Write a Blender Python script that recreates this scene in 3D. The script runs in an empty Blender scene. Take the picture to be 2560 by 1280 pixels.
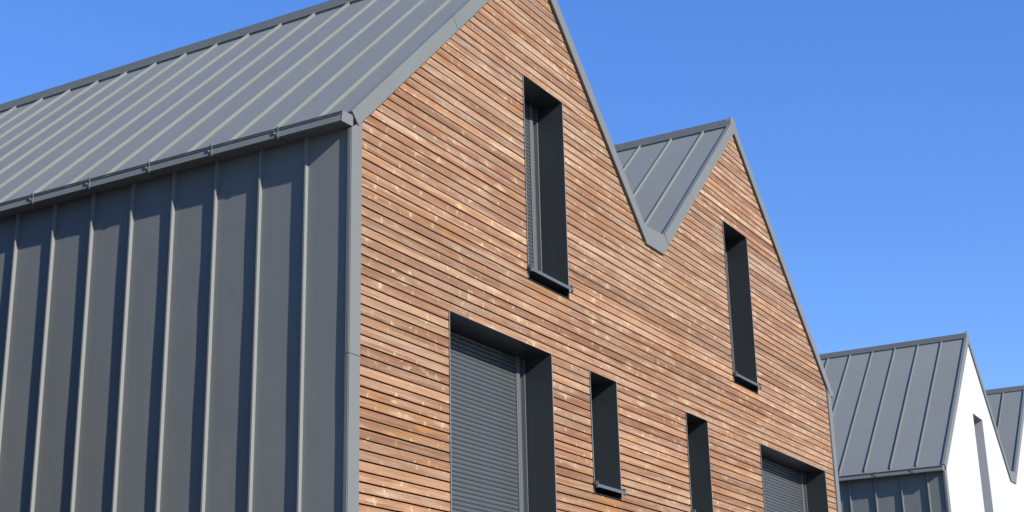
import bpy, bmesh, math, random
from mathutils import Vector, Matrix
random.seed(7)
S = bpy.context.scene
COL = S.collection

# ------------------------------------------------------------------ camera
cam_d = bpy.data.cameras.new('camera'); cam = bpy.data.objects.new('camera', cam_d); COL.objects.link(cam)
yaw, pitch, roll = -1.0556062, 0.3163305, -0.0239442
fh = Vector((-math.sin(yaw), math.cos(yaw), 0)); rh = Vector((math.cos(yaw), math.sin(yaw), 0)); up = Vector((0, 0, 1))
F = fh*math.cos(pitch) + up*math.sin(pitch); U = -fh*math.sin(pitch) + up*math.cos(pitch)
Rr = rh*math.cos(roll) + U*math.sin(roll); Uu = -rh*math.sin(roll) + U*math.cos(roll)
cam.matrix_world = Matrix(((Rr.x, Uu.x, -F.x, -9.44654), (Rr.y, Uu.y, -F.y, -6.88418), (Rr.z, Uu.z, -F.z, 1.6), (0, 0, 0, 1)))
cam_d.sensor_width = 36; cam_d.lens = 3707.16/2560*36
cam_d.clip_start = 0.1; cam_d.clip_end = 5000
S.camera = cam

# ------------------------------------------------------------------ world + sun
SUN = Vector((-1.0, -4.1, 2.3)).normalized()          # direction towards the sun
elev = math.asin(SUN.z); azim = math.atan2(SUN.x, SUN.y)
w = bpy.data.worlds.new('World'); S.world = w; w.use_nodes = True
nt = w.node_tree; nt.nodes.clear()
out = nt.nodes.new('ShaderNodeOutputWorld'); bg = nt.nodes.new('ShaderNodeBackground')
sky = nt.nodes.new('ShaderNodeTexSky'); sky.sky_type = 'NISHITA'; sky.sun_disc = False
sky.sun_elevation = elev; sky.sun_rotation = azim
sky.altitude = 0; sky.air_density = 1.0; sky.dust_density = 0.0; sky.ozone_density = 6.0
hs = nt.nodes.new('ShaderNodeHueSaturation'); hs.inputs['Hue'].default_value = 0.520; hs.inputs['Saturation'].default_value = 1.37; hs.inputs['Value'].default_value = 1.98
gm = nt.nodes.new('ShaderNodeGamma'); gm.inputs['Gamma'].default_value = 0.68
nt.links.new(sky.outputs[0], gm.inputs['Color']); nt.links.new(gm.outputs[0], hs.inputs['Color']); nt.links.new(hs.outputs[0], bg.inputs[0])
bg.inputs[1].default_value = 0.13
nt.links.new(bg.outputs[0], out.inputs[0])
sd = bpy.data.lights.new('sun', 'SUN'); sd.energy = 5.0; sd.angle = math.radians(0.5); sd.color = (1.0, 0.945, 0.85)
so = bpy.data.objects.new('sun', sd); COL.objects.link(so)
so.rotation_euler = (-SUN).to_track_quat('-Z', 'Y').to_euler(); so.location = (-20, -80, 45)

S.view_settings.view_transform = 'Standard'; S.view_settings.look = 'None'
S.view_settings.exposure = 0.45; S.view_settings.gamma = 1.0; S.view_settings.use_curve_mapping = False
S.render.engine = 'CYCLES'; S.render.resolution_x = 1024; S.render.resolution_y = 512

# ------------------------------------------------------------------ materials
class NT:
    def __init__(s, name):
        s.m = bpy.data.materials.new(name); s.m.use_nodes = True; s.t = s.m.node_tree
        s.b = s.t.nodes['Principled BSDF']
    def n(s, typ, **kw):
        x = s.t.nodes.new(typ)
        for k, v in kw.items():
            if k.startswith('i_'):
                k2 = k[2:]
                x.inputs[int(k2) if k2.isdigit() else k2.replace('_', ' ')].default_value = v
            else: setattr(x, k, v)
        return x
    def l(s, a, b): s.t.links.new(a, b)
    def math(s, op, a, b=None, c=None, clamp=False):
        x = s.n('ShaderNodeMath', operation=op); x.use_clamp = clamp
        for i, v in enumerate((a, b, c)):
            if v is None: continue
            if isinstance(v, (int, float)): x.inputs[i].default_value = v
            else: s.l(v, x.inputs[i])
        return x.outputs[0]
    def mix(s, f, a, b, bt='MIX'):
        x = s.n('ShaderNodeMix', data_type='RGBA', blend_type=bt)
        for sock, v in ((x.inputs[0], f), (x.inputs[6], a), (x.inputs[7], b)):
            if isinstance(v, (int, float)): sock.default_value = v
            elif isinstance(v, tuple): sock.default_value = v + (1,) if len(v) == 3 else v
            else: s.l(v, sock)
        return x.outputs[2]
    def mapr(s, v, a, b, c, d, smooth=False):
        x = s.n('ShaderNodeMapRange'); x.clamp = True
        if smooth: x.interpolation_type = 'SMOOTHSTEP'
        s.l(v, x.inputs[0])
        for i, q in enumerate((a, b, c, d)): x.inputs[i+1].default_value = q
        return x.outputs[0]
    def noise(s, vec, scale, detail=2, rough=.5, dim='3D'):
        x = s.n('ShaderNodeTexNoise', noise_dimensions=dim); s.l(vec, x.inputs['Vector'])
        x.inputs['Scale'].default_value = scale; x.inputs['Detail'].default_value = detail; x.inputs['Roughness'].default_value = rough
        return x.outputs['Fac']
    def scale(s, vec, v):
        x = s.n('ShaderNodeVectorMath', operation='MULTIPLY'); s.l(vec, x.inputs[0]); x.inputs[1].default_value = v; return x.outputs[0]
    def bump(s, h, st, dist):
        x = s.n('ShaderNodeBump'); x.inputs['Strength'].default_value = st; x.inputs['Distance'].default_value = dist
        s.l(h, x.inputs['Height']); s.l(x.outputs[0], s.b.inputs['Normal'])

def sheet_metal(name, base, rough, spec=.5, var=.07, dents=.35):
    k = NT(name); tc = k.n('ShaderNodeTexCoord').outputs['Object']; rnd = k.n('ShaderNodeObjectInfo').outputs['Random']
    big = k.noise(tc, .9, 3, .55); fine = k.noise(k.scale(tc, (60, 60, 4)), 1.0, 3, .6)
    streak = k.noise(k.scale(tc, (6, 6, .5)), 1.0, 3, .55)
    v = k.math('ADD', k.math('MULTIPLY', k.math('SUBTRACT', big, .5), var*1.6), k.math('MULTIPLY', k.math('SUBTRACT', fine, .5), var*.8))
    v = k.math('ADD', v, k.math('MULTIPLY', k.math('SUBTRACT', streak, .5), var*1.2))
    v = k.math('ADD', v, k.math('MULTIPLY', k.math('SUBTRACT', rnd, .5), var*.9))
    v = k.math('ADD', v, 1.0)
    hsn = k.n('ShaderNodeHueSaturation'); hsn.inputs['Color'].default_value = base + (1,); k.l(v, hsn.inputs['Value'])
    k.l(hsn.outputs[0], k.b.inputs['Base Color'])
    k.l(k.mapr(big, .3, .7, rough-.06, rough+.06), k.b.inputs['Roughness'])
    k.b.inputs['Specular IOR Level'].default_value = spec
    k.bump(k.noise(tc, 2.2, 2, .4), dents, .012)
    return k.m

M = {}
M['zinc'] = sheet_metal('zinc_sheet', (.186, .196, .186), .60, .15)
M['trim'] = sheet_metal('trim_sheet', (.156, .163, .158), .58, .2, .05, .25)
M['seam'] = sheet_metal('seam_sunlit', (.212, .217, .210), .55, .3, .05, .1)  # lighter than the zinc so wall seams read sunlit; light put into colour
M['dark'] = sheet_metal('anthracite_lining', (.030, .036, .040), .38, .5, .10, .2)
M['slat'] = sheet_metal('shutter_slat', (.070, .078, .083), .42, .5, .08, .05)
M['rail'] = sheet_metal('guide_rail', (.105, .112, .122), .4, .5, .05, .05)
M['sill'] = sheet_metal('sill_sheet', (.085, .096, .110), .45, .5, .05, .1)
M['galv'] = sheet_metal('bracket_steel', (.30, .30, .29), .4, .5, .05, .05)
k = NT('black_membrane'); k.b.inputs['Base Color'].default_value = (.012, .011, .010, 1); k.b.inputs['Roughness'].default_value = .9
M['membrane'] = k.m

def render_plaster(name, base, grain, amt):
    k = NT(name); tc = k.n('ShaderNodeTexCoord').outputs['Object']
    big = k.noise(tc, .7, 4, .6); g = k.noise(tc, grain, 3, .65)
    v = k.math('ADD', k.mapr(big, .3, .7, .965, 1.0), k.math('MULTIPLY', k.math('SUBTRACT', g, .5), amt))
    hsn = k.n('ShaderNodeHueSaturation'); hsn.inputs['Color'].default_value = base + (1,); k.l(v, hsn.inputs['Value'])
    k.l(hsn.outputs[0], k.b.inputs['Base Color']); k.b.inputs['Roughness'].default_value = .92; k.b.inputs['Specular IOR Level'].default_value = .2
    k.bump(g, .35 if amt < .1 else .9, .006 if amt < .1 else .012)
    return k.m
M['white'] = render_plaster('white_render', (.495, .497, .495), 90, .03)
M['rough'] = render_plaster('rough_grey_render', (.42, .42, .43), 45, .35)
M['ground'] = render_plaster('paving', (.125, .12, .105), 3, .25)

def larch():
    k = NT('larch_board')
    pc = k.n('ShaderNodeAttribute', attribute_name='pc').outputs['Vector']     # x along the board, y own board, z across the board
    tone = k.n('ShaderNodeAttribute', attribute_name='tone').outputs['Vector']
    ts = k.n('ShaderNodeSeparateXYZ'); k.l(tone, ts.inputs[0]); t1, t2, t3 = ts.outputs
    world = k.n('ShaderNodeTexCoord').outputs['Object']
    sx = k.n('ShaderNodeSeparateXYZ'); k.l(pc, sx.inputs[0]); X, Y, Z = sx.outputs
    # knots: scattered cells along the board
    def knots(sx_, sz_, seed, keep):
        cv = k.n('ShaderNodeCombineXYZ'); k.l(k.math('MULTIPLY', X, sx_), cv.inputs[0])
        k.l(k.math('ADD', k.math('MULTIPLY', Y, 3.7), seed), cv.inputs[1]); k.l(k.math('MULTIPLY', Z, sz_), cv.inputs[2])
        vo = k.n('ShaderNodeTexVoronoi', voronoi_dimensions='3D', feature='F1'); k.l(cv.outputs[0], vo.inputs['Vector']); vo.inputs['Scale'].default_value = 1
        d = k.n('ShaderNodeVectorMath', operation='SUBTRACT'); k.l(cv.outputs[0], d.inputs[0]); k.l(vo.outputs['Position'], d.inputs[1])
        ds = k.n('ShaderNodeSeparateXYZ'); k.l(d.outputs[0], ds.inputs[0])
        cs = k.n('ShaderNodeSeparateXYZ'); k.l(vo.outputs['Color'], cs.inputs[0])
        dx = k.math('MULTIPLY', ds.outputs[0], 1/sx_); dz = k.math('MULTIPLY', ds.outputs[2], 1/sz_)
        on = k.math('LESS_THAN', cs.outputs[0], keep)
        return dx, dz, cs.outputs[1], cs.outputs[2], on
    dx, dz, c1, c2, on = knots(3.5, 8., 0., .78)
    lean = k.math('MULTIPLY', k.math('SUBTRACT', c2, .5), 1.6)
    dxl = k.math('ADD', dx, k.math('MULTIPLY', dz, lean))
    sz = k.math('POWER', c1, 2.)
    rx = k.mapr(sz, 0, 1, .004, .020); rz = k.mapr(k.math('POWER', c2, 1.3), 0, 1, .009, .042)
    wob = k.math('MULTIPLY', k.math('SUBTRACT', k.noise(k.scale(pc, (35, 1, 45)), 1, 3), .5), 1.5)
    q = k.math('ADD', k.math('SQRT', k.math('ADD', k.math('POWER', k.math('DIVIDE', dxl, rx), 2.), k.math('POWER', k.math('DIVIDE', dz, rz), 2.))), wob)
    ring = k.math('MULTIPLY', k.mapr(q, .7, 1.25, 1, 0, True), on)
    core = k.math('MULTIPLY', k.mapr(q, .2, .65, 1, 0, True), on)
    halo = k.math('MULTIPLY', k.mapr(q, .8, 4.5, 1, 0, True), on)
    # pale flares beside some knots, running along the fibre
    fl = k.math('MULTIPLY', k.mapr(k.math('ADD', k.math('ABSOLUTE', dx), k.math('MULTIPLY', wob, .03)), .0, .24, 1, 0, True), k.mapr(k.math('ABSOLUTE', k.math('ADD', dz, k.math('MULTIPLY', wob, .010))), .002, .030, 1, 0, True))
    flare = k.math('MULTIPLY', k.math('MULTIPLY', fl, on), k.math('GREATER_THAN', c2, .55))
    # fibre: growth lines bent round the knots
    bend = k.math('MULTIPLY', k.math('MULTIPLY', halo, k.math('SIGN', dz)), .012)
    cath = k.noise(k.scale(pc, (1.5, 5.3, 8.)), 1., 2, .45)
    amp = k.mapr(t3, 0, 1, .006, .075)
    pos = k.math('ADD', k.math('ADD', Z, bend), k.math('MULTIPLY', cath, amp))
    def lines(fr, hard):
        sn = k.math('SINE', k.math('MULTIPLY', pos, 6.2832*fr))
        return k.mapr(sn, hard, 1., 0, 1, True)
    g1 = lines(150., .15); g2 = lines(62., .45)
    bandn = k.noise(k.scale(pc, (.55, 3.3, 46.)), 1., 3, .6)           # long bands of early and late wood
    fib = k.noise(k.scale(pc, (4., 3.1, 330.)), 1., 3, .6)
    patch = k.noise(k.scale(pc, (.9, 2.3, 11.)), 1., 4, .6)
    patch2 = k.noise(k.scale(pc, (4.2, 6.1, 60.)), 1., 4, .65)
    blotch = k.noise(k.scale(pc, (2.4, 4.1, 7.)), 1., 4, .6)
    base = k.mix(t1, (.255, .130, .066), (.400, .228, .120))
    wsep = k.n('ShaderNodeSeparateXYZ'); k.l(world, wsep.inputs[0])
    base = k.mix(k.math('MULTIPLY', t2, k.mapr(wsep.outputs[2], 3.5, 8., .45, 1.)), base, (.330, .232, .164))               # greyer, weathered boards
    base = k.mix(k.mapr(k.math('FRACT', k.math('MULTIPLY', k.math('ADD', t1, t2), 7.3)), .62, .92, 0, .70), base, (.205, .098, .052))   # some redder, darker boards
    base = k.mix(k.mapr(blotch, .42, .70, 0, .50, True), base, (.240, .118, .066))
    base = k.mix(k.mapr(bandn, .50, .66, 0, .72, True), base, (.165, .080, .043))
    base = k.mix(k.mapr(bandn, .46, .33, 0, .55, True), base, (.455, .300, .185))
    wsep = k.n('ShaderNodeSeparateXYZ'); k.l(world, wsep.inputs[0])
    exposed = k.mapr(wsep.outputs[2], 3.2, 8.5, .30, .80)                              # upper boards have bleached more
    pale = k.math('MULTIPLY', k.mapr(patch, .44, .64, 0, 1, True), k.mapr(patch2, .34, .60, .18, 1.))
    base = k.mix(k.math('MULTIPLY', pale, exposed), base, (.500, .375, .270))
    big = k.noise(k.scale(world, (.55, .55, 1.2)), 1., 3, .6)                          # damp, redder zones of the wall
    base = k.mix(k.mapr(big, .52, .72, 0, .50, True), base, (.250, .120, .062))
    fresh = None                                                                       # unbleached strips sheltered by the sills
    for x0, x1, zs in ((3.02, 3.90, 6.03), (8.53, 9.41, 6.03), (4.31, 4.96, 4.04), (6.85, 7.52, 4.04)):
        fx = k.math('MULTIPLY', k.mapr(wsep.outputs[0], x0-.05, x0+.08, 0, 1, True), k.mapr(wsep.outputs[0], x1-.08, x1+.10, 1, 0, True))
        fz = k.math('MULTIPLY', k.mapr(wsep.outputs[2], zs-.30, zs-.02, 0, 1, True), k.math('LESS_THAN', wsep.outputs[2], zs+.1))
        m_ = k.math('MULTIPLY', fx, fz); fresh = m_ if fresh is None else k.math('ADD', fresh, m_, clamp=True)
    base = k.mix(k.math('MULTIPLY', fresh, k.mapr(patch, .3, .7, .3, .8)), base, (.40, .190, .070))
    orange = k.mapr(k.noise(k.scale(pc, (2.3, 9.7, 16.)), 1., 3), .61, .70, 0, .75, True)
    base = k.mix(k.math('MULTIPLY', orange, k.mapr(patch2, .35, .6, .3, 1)), base, (.43, .205, .060))
    base = k.mix(k.math('MULTIPLY', g1, .36), base, (.130, .062, .036))
    base = k.mix(k.math('MULTIPLY', g2, k.mapr(t3, .35, 1, .0, .8)), base, (.095, .045, .028))
    base = k.mix(k.mapr(fib, .38, .72, .0, .32), base, (.150, .075, .044))
    base = k.mix(k.math('MULTIPLY', halo, .10), base, (.43, .275, .16))
    base = k.mix(k.math('MULTIPLY', flare, k.mapr(c1, 0, 1, .05, .50)), base, (.50, .385, .265))
    base = k.mix(k.math('MULTIPLY', ring, k.mapr(k.math('FRACT', k.math('MULTIPLY', c1, 5.7)), 0, 1, .30, .92)), base, (.58, .455, .30))
    base = k.mix(k.math('MULTIPLY', core, k.mapr(c1, .15, .7, .05, .85)), base, (.25, .13, .06))
    hw = k.n('ShaderNodeHueSaturation'); hw.inputs['Hue'].default_value = .4995; hw.inputs['Saturation'].default_value = 1.06
    k.l(k.math('ADD', k.math('MULTIPLY', k.math('FRACT', k.math('MULTIPLY', t3, 3.3)), .34), .88), hw.inputs['Value'])   # board-to-board tone
    k.l(base, hw.inputs['Color'])
    k.l(hw.outputs[0], k.b.inputs['Base Color'])
    k.b.inputs['Roughness'].default_value = .72; k.b.inputs['Specular IOR Level'].default_value = .25
    k.bump(k.math('ADD', k.math('MULTIPLY', g1, -.5), fib), .35, .0012)
    return k.m
M['larch'] = larch()

# ------------------------------------------------------------------ helpers
def link(o, parent=None):
    COL.objects.link(o)
    if parent is not None: o.parent = parent
    return o
def mesh_obj(name, verts, faces, mat, parent, smooth=False):
    me = bpy.data.meshes.new(name); me.from_pydata([tuple(v) for v in verts], [], faces); me.materials.append(mat); me.update()
    if smooth:
        for p in me.polygons: p.use_smooth = True
    return link(bpy.data.objects.new(name, me), parent)
class MB:
    def __init__(s): s.v = []; s.f = []
    def add(s, vs, fs):
        o = len(s.v); s.v += [tuple(v) for v in vs]; s.f += [tuple(i+o for i in f) for f in fs]
    def box(s, x0, x1, y0, y1, z0, z1):
        s.add([(x0,y0,z0),(x1,y0,z0),(x1,y1,z0),(x0,y1,z0),(x0,y0,z1),(x1,y0,z1),(x1,y1,z1),(x0,y1,z1)],
              [(0,3,2,1),(4,5,6,7),(0,1,5,4),(1,2,6,5),(2,3,7,6),(3,0,4,7)])
    def prism_y(s, poly, y0, y1):            # polygon in x,z (counter-clockwise seen from -y), from y0 (front) to y1
        n = len(poly)
        s.add([(x, y0, z) for x, z in poly] + [(x, y1, z) for x, z in poly],
              [tuple(range(n)), tuple(range(2*n-1, n-1, -1))] + [(i, n+i, n+(i+1) % n, (i+1) % n) for i in range(n)])
    def prism_x(s, poly, x0, x1):            # polygon in y,z
        n = len(poly)
        s.add([(x0, y, z) for y, z in poly] + [(x1, y, z) for y, z in poly],
              [tuple(range(n)), tuple(range(2*n-1, n-1, -1))] + [(i, n+i, n+(i+1) % n, (i+1) % n) for i in range(n)])
    def build(s, name, mat, parent, smooth=False, bevel=0):
        bm = bmesh.new(); vs = [bm.verts.new(v) for v in s.v]
        for f in s.f:
            try: bm.faces.new([vs[i] for i in f])
            except ValueError: pass
        bmesh.ops.recalc_face_normals(bm, faces=bm.faces)
        if bevel: bmesh.ops.bevel(bm, geom=bm.edges[:], offset=bevel, segments=1, affect='EDGES', profile=.5)
        me = bpy.data.meshes.new(name); bm.to_mesh(me); bm.free(); me.materials.append(mat)
        if smooth:
            for p in me.polygons: p.use_smooth = True
        return link(bpy.data.objects.new(name, me), parent)

# ------------------------------------------------------------------ ground
def ground_sheet():
    n = 24; ext = 2400.0; vs = []; fs = []
    for j in range(n+1):
        for i in range(n+1):
            sx = (i/n*2-1); sy = (j/n*2-1)
            vs.append((sx*abs(sx)*ext, sy*abs(sy)*ext, 0.0))
    for j in range(n):
        for i in range(n): a = j*(n+1)+i; fs.append((a, a+1, a+n+2, a+n+1))
    o = mesh_obj('ground', vs, fs, M['ground'], None); o['kind'] = 'structure'
ground_sheet()

# ------------------------------------------------------------------ the house type (both buildings share it)
WID = 12.588
G1 = (3.308, 9.786); G2 = (9.164, 9.768)              # wood/render apexes
SL = [(.977, G1), (-.985, G1), (.930, G2), (-.943, G2)]
def slope(i, x): m, (ax, az) = SL[i]; return az + m*(x-ax)
VAL_L, VAL_R, VAL_Z = 5.937, 6.573, 7.200
TRIM = .129
DEP = 11.0
SURF, LIP, RIB = .155, .198, .200                       # vertical offsets of roof sheet, verge lip, seam top above the cladding edge
VX = (slope(0,0)-0, 0)
VALX = (G1[1]+.985*G1[0] - (G2[1]-.930*G2[0]))/(.985+.930)     # where the two inner roof sheets meet

def panel_grid(p00, p10, p11, p01, nrm, nu, nv, amp, rng):
    """a thin pan between two seams: nu across, nv along, gently uneven, with upturned sides left to the seams"""
    vs = []; fs = []
    offs = [[0 if (i in (0, nu) or j in (0, nv)) else rng.uniform(-amp, amp) for i in range(nu+1)] for j in range(nv+1)]
    for j in range(nv+1):
        for i in range(nu+1):
            a, b = i/nu, j/nv
            p = p00*(1-a)*(1-b) + p10*a*(1-b) + p11*a*b + p01*(1-a)*b
            vs.append(p + nrm*offs[j][i])
    for j in range(nv):
        for i in range(nu): a = j*(nu+1)+i; fs.append((a, a+1, a+nu+2, a+nu+1))
    return vs, fs

def build_roof(house, rib0, seed):
    rng = random.Random(seed)
    rm = MB()                                            # roof deck body under the sheets
    for i0, i1, G, xl, xr in ((0, 1, G1, .03, VALX), (2, 3, G2, VALX, WID-.03)):
        zl = slope(i0, xl); zr = slope(i1, xr); o = .10
        rm.prism_y([(xl, zl-.06), (G[0], G[1]-.06), (G[0], G[1]+o), (xl, zl+o)], .06, DEP)
        rm.prism_y([(G[0], G[1]-.06), (xr, zr-.06), (xr, zr+o), (G[0], G[1]+o)], .06, DEP)
    roof = rm.build('roof', M['membrane'], house)
    ys = [rib0 + .5*i for i in range(int((DEP-rib0)/.5)+1)]
    edges = [.0] + ys + [DEP]
    seam_mesh = {}
    for s in range(4):
        m, G = SL[s]
        n = Vector((-m, 0, 1)).normalized()
        if s == 0: xe = -.012
        elif s == 3: xe = WID+.012
        else: xe = VALX
        def P(x, y, dz): return Vector((x, y, slope(s, x)+dz))
        for a, b in zip(edges[:-1], edges[1:]):
            if s == 3 and 0: continue
            xs_lo, xs_hi = xe, G[0]
            p = (P(xs_lo, a, SURF), P(xs_lo, b, SURF), P(xs_hi, b, SURF), P(xs_hi, a, SURF))
            vs, fs = panel_grid(p[0], p[1], p[2], p[3], n, 4, 8, .0022, rng)
            if (vs[1]-vs[0]).cross(vs[5]-vs[0]).dot(n) < 0: fs = [f[::-1] for f in fs]
            o = mesh_obj('roof_panel', vs, fs, M['zinc'], roof, smooth=True)
        # standing seam: folded upstand, tapering out at the eave end
        L = abs(G[0]-xe)
        for y in ys:
            if s not in seam_mesh:
                mb = MB(); x1 = xe + (.012 if m > 0 else -.012); xt = xe + (.05 if m > 0 else -.05)
                if s in (1, 2): x1 = xe; xt = xe
                hn = n*.029; t = .012; xr_ = G[0] - (.085 if m > 0 else -.085)
                prof = [P(x1, 0, SURF-.004), P(xr_, 0, SURF-.004), P(xr_, 0, SURF-.004)+hn, P(xt, 0, SURF-.004)+hn]
                a_ = [q + Vector((0, 0, 0)) for q in prof]; b_ = [q + Vector((0, t, 0)) for q in prof]
                mb.add(a_ + b_, [(0,1,2,3), (7,6,5,4), (0,4,5,1), (1,5,6,2), (2,6,7,3), (3,7,4,0)])
                # folded lip on top
                prof2 = [P(xt, 0, SURF)+n*.022, P(xr_, 0, SURF)+n*.022, P(xr_, 0, SURF)+n*.0315, P(xt, 0, SURF)+n*.0315]
                a_ = [q + Vector((0, -.003, 0)) for q in prof2]; b_ = [q + Vector((0, t+.005, 0)) for q in prof2]
                mb.add(a_ + b_, [(0,1,2,3), (7,6,5,4), (0,4,5,1), (1,5,6,2), (2,6,7,3), (3,7,4,0)])
                o = mb.build('seam', M['zinc'], roof); seam_mesh[s] = o; o.location = (0, y, 0)
            else:
                c = seam_mesh[s].copy(); COL.objects.link(c); c.parent = roof; c.location = (0, y, 0)
    # ridge caps: boxed ventilated ridge made of 1.5 m lengths
    for G in (G1, G2):
        top = G[1] + .225
        y = .012
        while y < DEP-.1:
            y1 = min(y+1.62, DEP)
            mb = MB()
            mb.prism_y([(G[0]-.10, top-.135), (G[0]+.10, top-.135), (G[0]+.10, top-.028), (G[0], top), (G[0]-.10, top-.028)], y, y1-.004)
            mb.prism_y([(G[0]-.109, top-.139), (G[0]-.10, top-.139), (G[0]-.10, top-.122), (G[0]-.109, top-.122)], y, y1-.004)
            mb.build('ridge_cap', M['zinc'], roof)
            y = y1
        # dark ventilation slot under the cap
        mb = MB(); mb.prism_y([(G[0]-.094, G[1]+.02), (G[0]+.094, G[1]+.02), (G[0]+.094, top-.134), (G[0]-.094, top-.134)], .02, DEP-.02)
        mb.build('ridge_vent', M['zinc'], roof)
    # verge trims (front): folded bands standing proud of the cladding
    YF, YB = -.034, .024
    def band(s, xa, xb, cut=0):
        """band piece of slope s between x = xa and xb; ends cut square to the slope"""
        m, G = SL[s]; d = LIP*m/(1+m*m)                  # foot of the perpendicular
        h = LIP - 0
        def pt(x, up, sq): 
            if not sq: return (x, slope(s, x)+(h if up else 0))
            # square cut: outer corner shifted along the slope
            nx, nz = -m/math.sqrt(1+m*m), 1/math.sqrt(1+m*m); pw = h/math.sqrt(1+m*m)
            return (x+nx*pw, slope(s, x)+nz*pw) if up else (x, slope(s, x))
        return pt
    def add_band(s, xa, sqa, xb, sqb, name='verge_trim'):
        p = band(s, xa, xb)
        poly = [p(xa, 0, sqa), p(xb, 0, sqb), p(xb, 1, sqb), p(xa, 1, sqa)]
        if xb < xa: poly = poly[::-1]
        mb = MB(); mb.prism_y(poly, YF, YB)
        # drip return under the band and the upstand against the roof sheet
        return mb.build(name, M['trim'], roof, bevel=.003)
    g = .0018
    add_band(0, .062, True, 1.700-g, True); add_band(0, 1.700+g, True, G1[0]-g, False)
    add_band(1, G1[0]+g, False, 5.25-g, True); add_band(1, 5.25+g, True, VAL_L-.02, False)
    add_band(2, VAL_R+.002, True, 7.475-g, True); add_band(2, 7.475+g, True, G2[0]-g, False)
    add_band(3, G2[0]+g, False, 10.9-g, True); add_band(3, 10.9+g, True, WID-.062, True)
    for G in (G1, G2):                                   # little peak piece closing the ridge cap
        mb = MB(); t = G[1]+.245
        mb.prism_y([(G[0]-.105, G[1]+.085), (G[0], G[1]+.178), (G[0]+.105, G[1]+.085), (G[0]+.085, t-.055), (G[0]+.02, t), (G[0]-.05, t), (G[0]-.085, t-.055)], YF+.003, .009)
        mb.build('peak_cap', M['trim'], roof, bevel=.003)
    mb = MB()                                            # flat plate closing the valley gutter
    mb.prism_y([(VAL_L-.005, VAL_Z), (6.450, VAL_Z), (VAL_R, slope(2, VAL_R)), (6.474, slope(2, 6.474)+LIP-.004), (5.90, slope(1, 5.90)+LIP-.004)], YF+.004, YB)
    mb.build('valley_plate', M['trim'], roof, bevel=.003)
    mb = MB()                                            # gutter trough behind the plate
    mb.prism_y([(5.99, 7.215), (6.42, 7.215), (6.44, 7.26), (5.97, 7.26)], .06, DEP)
    mb.build('valley_gutter', M['zinc'], roof)
    return roof

def build_side(house, rib0, seed, mirror=False):
    """standing seam metal wall on the eaves side"""
    rng = random.Random(seed)
    X = lambda x: WID-x if mirror else x
    top = 6.64
    wm = MB(); wm.box(min(X(.02), X(.05)), max(X(.02), X(.05)), .06, DEP, 0, top)
    wall = wm.build('metal_wall', M['membrane'], house)
    ys = [rib0 + .5*i for i in range(int((DEP-rib0)/.5)+1)]
    edges = [.0] + ys + [DEP]
    n = Vector((1 if mirror else -1, 0, 0))
    for a, b in zip(edges[:-1], edges[1:]):
        vs, fs = panel_grid(Vector((X(0), a, .15)), Vector((X(0), b, .15)), Vector((X(0), b, top)), Vector((X(0), a, top)), n, 3, 14, .0022, rng)
        if (vs[1]-vs[0]).cross(vs[4]-vs[0]).dot(n) < 0: fs = [f[::-1] for f in fs]
        mesh_obj('wall_panel', vs, fs, M['zinc'], wall, smooth=True)
    proto = None
    for y in ys:
        if proto is None:
            mb = MB(); s = n.x
            def bx(x0, x1, y0, y1): mb.box(min(X(0)+s*x0, X(0)+s*x1), max(X(0)+s*x0, X(0)+s*x1), y0, y1, .15, top)
            bx(-.004, .036, 0, .010); bx(.027, .040, -.003, .016)
            proto = mb.build('seam', M['seam'], wall, bevel=.0015); proto.location = (0, y, 0)
        else:
            c = proto.copy(); COL.objects.link(c); c.parent = wall; c.location = (0, y, 0)
    # corner trims: two lengths with a joint, front band + return with a raised lip
    for z0, z1 in ((.12, 4.602), (4.606, slope(0, TRIM)+.0)):
        mb = MB()
        poly = [(X(-.020), z0), (X(TRIM), z0), (X(TRIM), z1), (X(-.020), z1-(.105 if z0 > 1 else 0))]
        if mirror: poly = poly[::-1]
        mb.prism_y(poly, -.022, .018)
        x0, x1 = sorted((X(-.026), X(-.020)))
        mb.box(x0, x1, -.014, .022, z0, z1-(.108 if z0 > 1 else 0))
        mb.build('corner_trim', M['trim'], wall, bevel=.002)
    return wall

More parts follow.
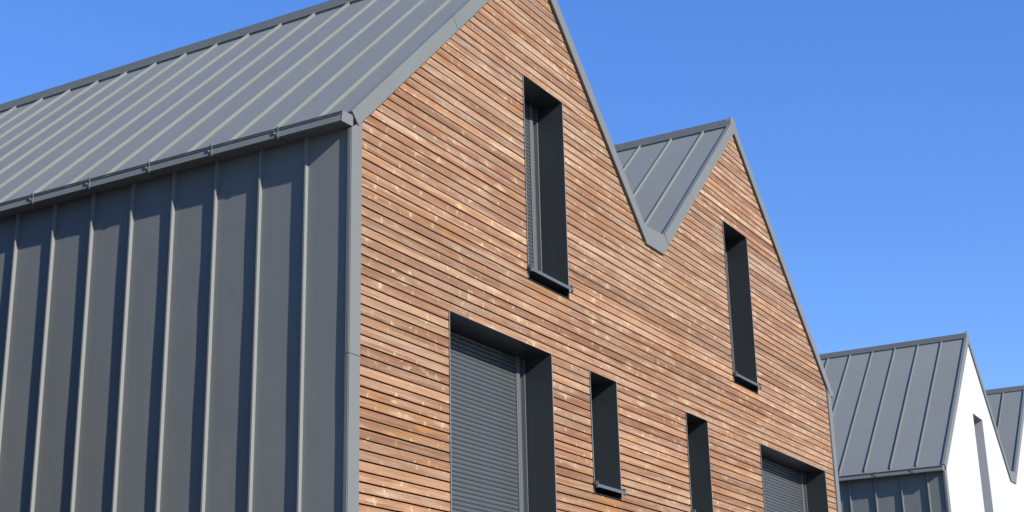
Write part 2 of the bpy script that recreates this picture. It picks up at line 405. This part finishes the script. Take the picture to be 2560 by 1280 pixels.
def build_gutter(house, y_end, brackets, mirror=False):
    X = lambda x: WID-x if mirror else x
    s = -1 if mirror else 1
    # trough profile (x outwards negative, z)
    pr = [(.0, 6.700), (-.004, 6.590), (-.156, 6.585), (-.162, 6.590), (-.148, 6.666)]
    # rolled bead along the front
    bead = [( -.148 - .0075 + .0085*math.cos(a), 6.674 + .0085*math.sin(a)) for a in [math.radians(q) for q in (-60, -100, -140, -180, -220, -260, -300, -340, -380)]]
    t = .003
    mb = MB()
    def sheet(pts, y0, y1):
        n = len(pts)
        mb.add([(X(x), y0, z) for x, z in pts] + [(X(x), y1, z) for x, z in pts], [(i, i+1, n+i+1, n+i) for i in range(n-1)])
    sheet(pr, -.012, y_end); sheet([(x+.004, z+.004) if i in (1, 2) else (x+.004, z) for i, (x, z) in enumerate(pr)], -.012, y_end)
    sheet(bead + [bead[0]], -.014, y_end)
    gut = mb.build('gutter', M['zinc'], house)
    mb = MB()                                            # end plate
    poly = [(X(.0), 6.690), (X(.0), 6.588), (X(-.156), 6.583), (X(-.164), 6.588), (X(-.150), 6.686)]
    if not mirror: pass
    mb.prism_y(poly, -.017, -.011); mb.build('gutter_end', M['trim'], gut)
    proto = None
    for y in brackets:
        if proto is None:
            mb = MB(); path = [(-.150, 6.694), (-.164, 6.690), (-.174, 6.674), (-.170, 6.656), (-.160, 6.644), (-.167, 6.600), (-.160, 6.579), (-.060, 6.583), (-.010, 6.586)]
            for (xa, za), (xb, zb) in zip(path[:-1], path[1:]):
                dx, dz = xb-xa, zb-za; L = math.hypot(dx, dz); nx, nz = -dz/L*.0035, dx/L*.0035
                q = [(X(xa-nx), za-nz), (X(xb-nx), zb-nz), (X(xb+nx), zb+nz), (X(xa+nx), za+nz)]
                mb.prism_y(q, -.0, .022)
            proto = mb.build('gutter_bracket', M['trim'], gut)
            proto.location = (0, y, 0)
            sc = MB(); N = 8; cx, cy, cz = -.160, .044, 6.632; vs = []
            for ring, (r, dxx) in enumerate(((.009, 0), (.009, -.006), (.005, -.010))):
                vs += [(X(cx+dxx), cy + r*math.cos(2*math.pi*i/N), cz + r*math.sin(2*math.pi*i/N)) for i in range(N)]
            sc.add(vs, [(i, (i+1) % N, N+(i+1) % N, N+i) for i in range(N)] + [(N+i, N+(i+1) % N, 2*N+(i+1) % N, 2*N+i) for i in range(N)] + [tuple(range(2*N, 3*N))])
            ps = sc.build('bracket_screw', M['galv'], gut); ps.location = (0, y, 0)
        else:
            for q in (proto, ps):
                c = q.copy(); COL.objects.link(c); c.parent = gut; c.location = (0, y, 0)
    return gut

def build_window(house, x0, x1, zb, zt, label=None, depth=.30, lining='dark', sill_z=None, slats=True):
    """deep lined opening with roller shutter, guide rails and projecting sill"""
    t = .004; FR = -.007; mb = MB()
    lin = M[lining]
    if lining == 'dark':
        mb.box(x0-.0, x0+t, FR, depth+.12, zb, zt); mb.box(x1-t, x1, FR, depth+.12, zb, zt)
        mb.box(x0+t, x1-t, FR, depth+.12, zt-t, zt)
        mb.box(x0+t, x1-t, .0, depth+.12, zb, zb+t)
    else:
        mb.box(x0-.02, x0, .003, depth+.12, zb, zt); mb.box(x1, x1+.02, .003, depth+.12, zb, zt)
        mb.box(x0-.02, x1+.02, .003, depth+.12, zt, zt+.02); mb.box(x0, x1, .003, depth+.12, zb-.02, zb)
    win = mb.build('window', lin, house)
    if label: win['label'] = label
    if lining == 'dark':
        for a in (x0-.007, x1-.001):
            e = MB(); e.box(a, a+.008, -.011, -.0075, zb+.004, zt-.001); e.build('edge_highlight', M['seam'], win)  # light strip added to paint the highlight on the lining's cut edge
    fb = MB(); fb.box(x0+t+.001, x1-t-.001, depth+.085, depth+.11, zb+t+.001, zt-t-.001); fb.build('back_panel', M['dark'], win)
    for sgn, xe in ((1, x0+t), (-1, x1-t)):
        def bx(m_, a, b, y0, y1):
            m_.box(min(xe+sgn*a, xe+sgn*b), max(xe+sgn*a, xe+sgn*b), y0, y1, zb+.06, zt-t-.001)
        r = MB(); bx(r, .088, .122, depth+.012, depth+.06); bx(r, .122, .150, depth+.016, depth+.06)
        r.build('guide_rail', M['rail'], win, bevel=.0015)
        r = MB(); bx(r, .001, .088, depth+.045, depth+.08); r.build('window_frame', M['slat'], win)
        r = MB(); bx(r, .001, .012, depth+.0, depth+.045); r.build('edge_strip', M['rail'], win, bevel=.0015)
    # roller shutter: every slat a curved strip of its own
    if slats:
        ph = .0435; xa, xb = x0+t+.140, x1-t-.140; proto = None; z = zb+.075; i = 0
        while z < zt-.02:
            if proto is None:
                vs = []; N = 6
                for q in range(N+1):
                    u = q/N; yy = depth+.040 - .0085*math.sin(math.pi*min(1, u*1.02))**.8; zz = u*(ph-.0035)
                    vs += [(xa, yy, zz), (xb, yy, zz)]
                vs += [(xa, depth+.046, ph), (xb, depth+.046, ph)]
                fs = [(2*q, 2*q+1, 2*q+3, 2*q+2) for q in range(N+1)]
                proto = mesh_obj('slat', vs, fs, M['slat'], win, smooth=False); proto.location = (0, 0, z)
            else:
                c = proto.copy(); COL.objects.link(c); c.parent = win; c.location = (0, 0, z)
            z += ph
    if sill_z is not None:
        m = MB(); xa, xb = x0-.022, x1+.012; yn = -.058
        m.prism_x([(yn, sill_z-.033), (yn, sill_z), (depth+.04, sill_z+.030), (depth+.04, sill_z+.026), (yn+.004, sill_z-.005), (yn+.004, sill_z-.033)], xa+.012, xb-.012)
        sl = m.build('sill', M['sill'], win)
        for a in (xa, xb-.014):
            m = MB(); m.prism_x([(yn-.004, sill_z-.042), (yn-.004, sill_z+.026), (-.009, sill_z+.032), (-.009, sill_z-.002), (yn+.024, sill_z-.004), (yn+.024, sill_z-.042)], a, a+.014)
            m.build('sill_end', M['sill'], sl, bevel=.0015)
    return win

PITCH = .08662
ROW0 = 5.330 - 59*PITCH
def outline(z):
    """cladding intervals at height z"""
    res = []
    a, b = TRIM, WID-TRIM
    e0, e3 = slope(0, TRIM), slope(3, WID-TRIM)
    if z <= VAL_Z:
        return [(max(a, G1[0]+(z-G1[1])/SL[0][0]) if z > e0 else a, min(b, G2[0]+(z-G2[1])/SL[3][0]) if z > e3 else b)]
    if z < G1[1]: res.append((G1[0]+(z-G1[1])/SL[0][0], G1[0]+(z-G1[1])/SL[1][0]))
    if z < G2[1]: res.append((G2[0]+(z-G2[1])/SL[2][0], G2[0]+(z-G2[1])/SL[3][0]))
    return res
def pieces(z0, z1):
    """cladding polygons (xl0,xr0,xl1,xr1) of the strip z0..z1"""
    o0, o1 = outline(z0), outline(z1)
    if len(o0) == len(o1): return [(p[0], p[1], q[0], q[1]) for p, q in zip(o0, o1)]
    if len(o0) == 1 and len(o1) == 2:
        return [(o0[0][0], o0[0][1], o1[0][0], o1[1][1])]          # runs through under the valley plate
    r = []
    for p in o0:                                         # a gable tip ends inside this strip
        G = G1 if p[0] < 6 else G2
        q = [q for q in o1 if (q[0] < 6) == (p[0] < 6)]
        r.append((p[0], p[1], q[0][0], q[0][1]) if q else (p[0], p[1], G[0]-.004, G[0]+.004))
    return r

WINS = [(3.028, 3.897, 8.280-26*PITCH, 8.280, 6.128), (8.536, 9.408, 8.280-26*PITCH, 8.280, 6.128),
        (1.523, 3.460, 5.330-28*PITCH, 5.330, 3.00), (4.318, 4.953, 5.330-15*PITCH, 5.330, 4.118),
        (6.857, 7.515, 5.330-15*PITCH, 5.330, 4.118), (9.330, 12.017, 5.330-28*PITCH, 5.330, 3.00)]
WINS = [(a, b, 5.330+round((c-5.330)/PITCH)*PITCH, 5.330+round((d-5.330)/PITCH)*PITCH, e) for a, b, c, d, e in WINS]

def board_mesh(mb_v, mb_f, attr, xl0, xr0, xl1, xr1, z0, z1, rng, dy):
    """one board: bevelled rhombus section, returns vertices appended"""
    o = len(mb_v); T = .021; ch = .0022
    z1b = z1
    sec = [(dy+T, z0+.004), (dy+ch, z0), (dy, z0+ch), (dy, z1b-ch), (dy+ch, z1b), (dy+T, z1b+.004)]
    def xat(z, l): 
        u = (z-z0)/(z1-z0)
        return (xl0+(xl1-xl0)*u) if l else (xr0+(xr1-xr0)*u)
    off = (rng.uniform(0, 300), rng.uniform(0, 300), rng.uniform(0, 40)); fl = rng.choice((1, -1)); fz = rng.choice((1, -1))
    tone = (rng.random(), rng.random(), rng.random())
    for l in (True, False):
        for y, z in sec:
            x = xat(z, l); mb_v.append((x, y, z)); attr.append(((x*fl+off[0], off[1]+(y-dy)*.5, (z-z0)*fz+off[2]+(y-dy)*1.0), tone))
    n = len(sec)
    mb_f += [(o+i, o+n+i, o+n+(i+1) % n, o+(i+1) % n)[::-1] for i in range(n)] + [tuple(o+i for i in range(n)), tuple(o+n+i for i in range(n))[::-1]]

def make_boards(name, vs, fs, attr, parent):
    o = mesh_obj(name, vs, [f[::-1] for f in fs], M['larch'], parent); me = o.data
    a = me.attributes.new('pc', 'FLOAT_VECTOR', 'POINT'); a.data.foreach_set('vector', [c for q in attr for c in q[0]])
    a = me.attributes.new('tone', 'FLOAT_VECTOR', 'POINT'); a.data.foreach_set('vector', [c for q in attr for c in q[1]])
    return o

def project(p):
    d = Vector(p) - Vector((-9.44654, -6.88418, 1.6)); zc = d.dot(F)
    return (512 + 1482.9*d.dot(Rr)/zc, 256 - 1482.9*d.dot(Uu)/zc)

def build_timber_front(house):
    rng = random.Random(21)
    bv, bf = [], []                                       # black membrane behind the open joints
    boards = []
    nrows = int((G1[1]-ROW0)/PITCH)+1
    for r in range(0, nrows):
        z0 = ROW0 + r*PITCH
        if z0 < .2: continue
        z1 = z0 + PITCH
        zt = z0 + .0730
        last_joint = []
        holes = sorted((w[0], w[1]) for w in WINS if w[2]-.02 < z0 and z1 < w[3]+.02)
        for full, (za, zb_) in ((True, (z0, z1)), (False, (z0, zt))):
            if not full and za > G1[1]-.03: continue
            for xl0, xr0, xl1, xr1 in pieces(za, zb_):
                if xr0-xl0 < .03: continue
                segs = []; cur = (xl0, xl1)
                for h0, h1 in holes:
                    if h0 > xl0 and h1 < xr0: segs.append((cur[0], h0-.001, cur[1], h0-.001)); cur = (h1+.001, h1+.001)
                segs.append((cur[0], xr0, cur[1], xr1))
                if not full and za > slope(0, TRIM): segs[-1] = (segs[-1][0], segs[-1][1]-.030, segs[-1][2], segs[-1][3]-.030)
                elif not full: segs[-1] = (segs[-1][0], segs[-1][1]-.010, segs[-1][2], segs[-1][3]-.010)
                for s0, e0, s1, e1 in segs:
                    if e0-s0 < .02: continue
                    if full:
                        o = len(bv); bv += [(s0, .058, za), (e0, .058, za), (e1, .058, zb_), (s1, .058, zb_)]; bf.append((o, o+1, o+2, o+3)); continue
                    # cut into boards at batten lines
                    cuts = []; x = max(s0, s1); end = min(e0, e1)
                    first = rng.uniform(1.8, 4.9)
                    nx = s0 + first if (end - s0) > 5.0 else 1e9
                    while nx < end-1.2:
                        b = round((nx-.66)/.60)*.60+.66 + rng.uniform(-.012, .012)
                        if b > x+.8: cuts.append(b)
                        nx = b + rng.uniform(3.0, 4.9)
                    a0, a1 = s0, s1
                    for c in cuts: boards.append((a0, c-.0009, a1, c-.0009, z0, zt)); a0 = a1 = c+.0009
                    boards.append((a0, e0, a1, e1, z0, zt))
    facade = mesh_obj('facade', bv, bf, M['membrane'], house)
    sized = []
    for i, b in enumerate(boards):
        p = project((b[0], 0, b[4])); q = project((b[1], 0, b[5])); 
        x0, x1 = max(0, p[0]), min(1024, q[0]); ym = p[1]
        lo = min(p[1], q[1]); vis = 0 if lo > 512 or x1 <= x0 else (x1-x0)
        # part of the board below the frame
        if p[1] < 512 < q[1]: vis *= (512-p[1])/(q[1]-p[1])
        sized.append((vis, i))
    sized.sort(reverse=True); keep = set(i for v, i in sized[:299])
    sv, sf, sa = [], [], []
    for i, b in enumerate(boards):
        dy = rng.uniform(-.0015, .0025); jz = rng.uniform(-.0012, .0012); jz1 = rng.uniform(-.0012, .0022)
        if i in keep:
            vs, fs, at = [], [], []
            board_mesh(vs, fs, at, *b[:4], b[4]+jz, b[5]+jz1, rng, dy); make_boards('plank', vs, fs, at, facade)
        else: board_mesh(sv, sf, sa, *b[:4], b[4]+jz, b[5]+jz1, rng, dy)
    o = make_boards('small_planks', sv, sf, sa, facade); o['kind'] = 'stuff'
    print('boards', len(boards), 'visible', sum(1 for v, i in sized if v > 1))
    return facade

def build_render_front(house, wins):
    """smooth rendered front with window openings"""
    zs = sorted(set([0.0, slope(0, TRIM), VAL_Z, G1[1]-.001, G2[1]-.001] + [w[2] for w in wins] + [w[3] for w in wins] + [slope(3, WID-TRIM)]))
    mb = MB(); Y = .0
    for z0, z1 in zip(zs[:-1], zs[1:]):
        if z1-z0 < 1e-6: continue
        holes = sorted((w[0], w[1]) for w in wins if w[2]-1e-4 <= z0 and z1 <= w[3]+1e-4)
        a = outline(z0+1e-6); b = outline(z1-1e-6)
        if len(a) == 2 and len(b) == 1: b = b + [(G2[0], G2[0]+.001)]
        for (xl0, xr0), (xl1, xr1) in zip(a, b):
            cur = (xl0, xl1); segs = []
            for h0, h1 in holes:
                if xl0 < h0 and h1 < xr0: segs.append((cur[0], h0, cur[1], h0)); cur = (h1, h1)
            segs.append((cur[0], xr0, cur[1], xr1))
            for s0, e0, s1, e1 in segs: mb.add([(s0, Y, z0), (e0, Y, z0), (e1, Y, z1), (s1, Y, z1)], [(0, 1, 2, 3)])
    return mesh_obj('facade', mb.v, mb.f, M['white'], house)

def house(name, label, loc):
    o = bpy.data.objects.new(name, None); COL.objects.link(o); o.location = loc
    o['label'] = label; o['category'] = 'house'; o['group'] = 'twin-gabled houses with grey metal roofs'
    o.empty_display_size = .5
    return o

# ------------------------------------------------------------------ house clad in larch
H = house('timber_house', 'twin-gabled house clad in brown larch boards with dark deep-set windows, nearest the camera', (0, 0, 0))
build_roof(H, .385, 3)
build_side(H, .448, 5)
build_side(H, .448, 6, mirror=True)
build_gutter(H, DEP, [.655+.738*i for i in range(14)])
build_gutter(H, DEP, [.655+.738*i for i in range(14)], mirror=True)
build_timber_front(H)
names = ['tall narrow upper window in the nearer gable', 'tall narrow upper window in the farther gable', 'large window with closed shutter nearest the metal wall',
         'small narrow window beside the nearer large window', 'small narrow window beside the farther large window', 'large window with closed shutter at the far end']
for (a, b, c, d, e), nm in zip(WINS, names): build_window(H, a, b, c, d, nm, sill_z=e)
mb = MB(); mb.box(.05, WID-.05, DEP-.2, DEP, 0, 6.6); mb.build('back_wall', M['white'], H)

# ------------------------------------------------------------------ white house further down the street
W = house('white_house', 'white rendered twin-gabled house with grey metal roof, beyond the timber house', (18.55, -.20, -.372))
build_roof(W, .50, 13)
build_side(W, .315, 15)
build_gutter(W, DEP, [.527+.714*i for i in range(14)])
ww = [(3.02, 3.84, 5.9, 8.215, None), (8.54, 9.40, 5.9, 8.215, None)]
build_render_front(W, ww)
for a, b, c, d, e in ww: build_window(W, a, b, c, d, None, depth=.2, lining='rough', sill_z=c+.03)
mb = MB(); mb.box(.05, WID-.05, DEP-.2, DEP, .372, 6.6); mb.build('back_wall', M['white'], W)

# ------------------------------------------------------------------ unseen house, added left of frame to keep sky light off the metal wall
N = house('sky_blocker_house', 'added unseen copy of the white house, blocks sky light left of the timber house', (-16.4, .20, 0))
def copy_children(src, dst):
    for ch in list(src.children):
        c = ch.copy(); COL.objects.link(c); c.parent = dst
        copy_children(ch, c)
copy_children(W, N)
build_side(N, .3, 17, mirror=True)
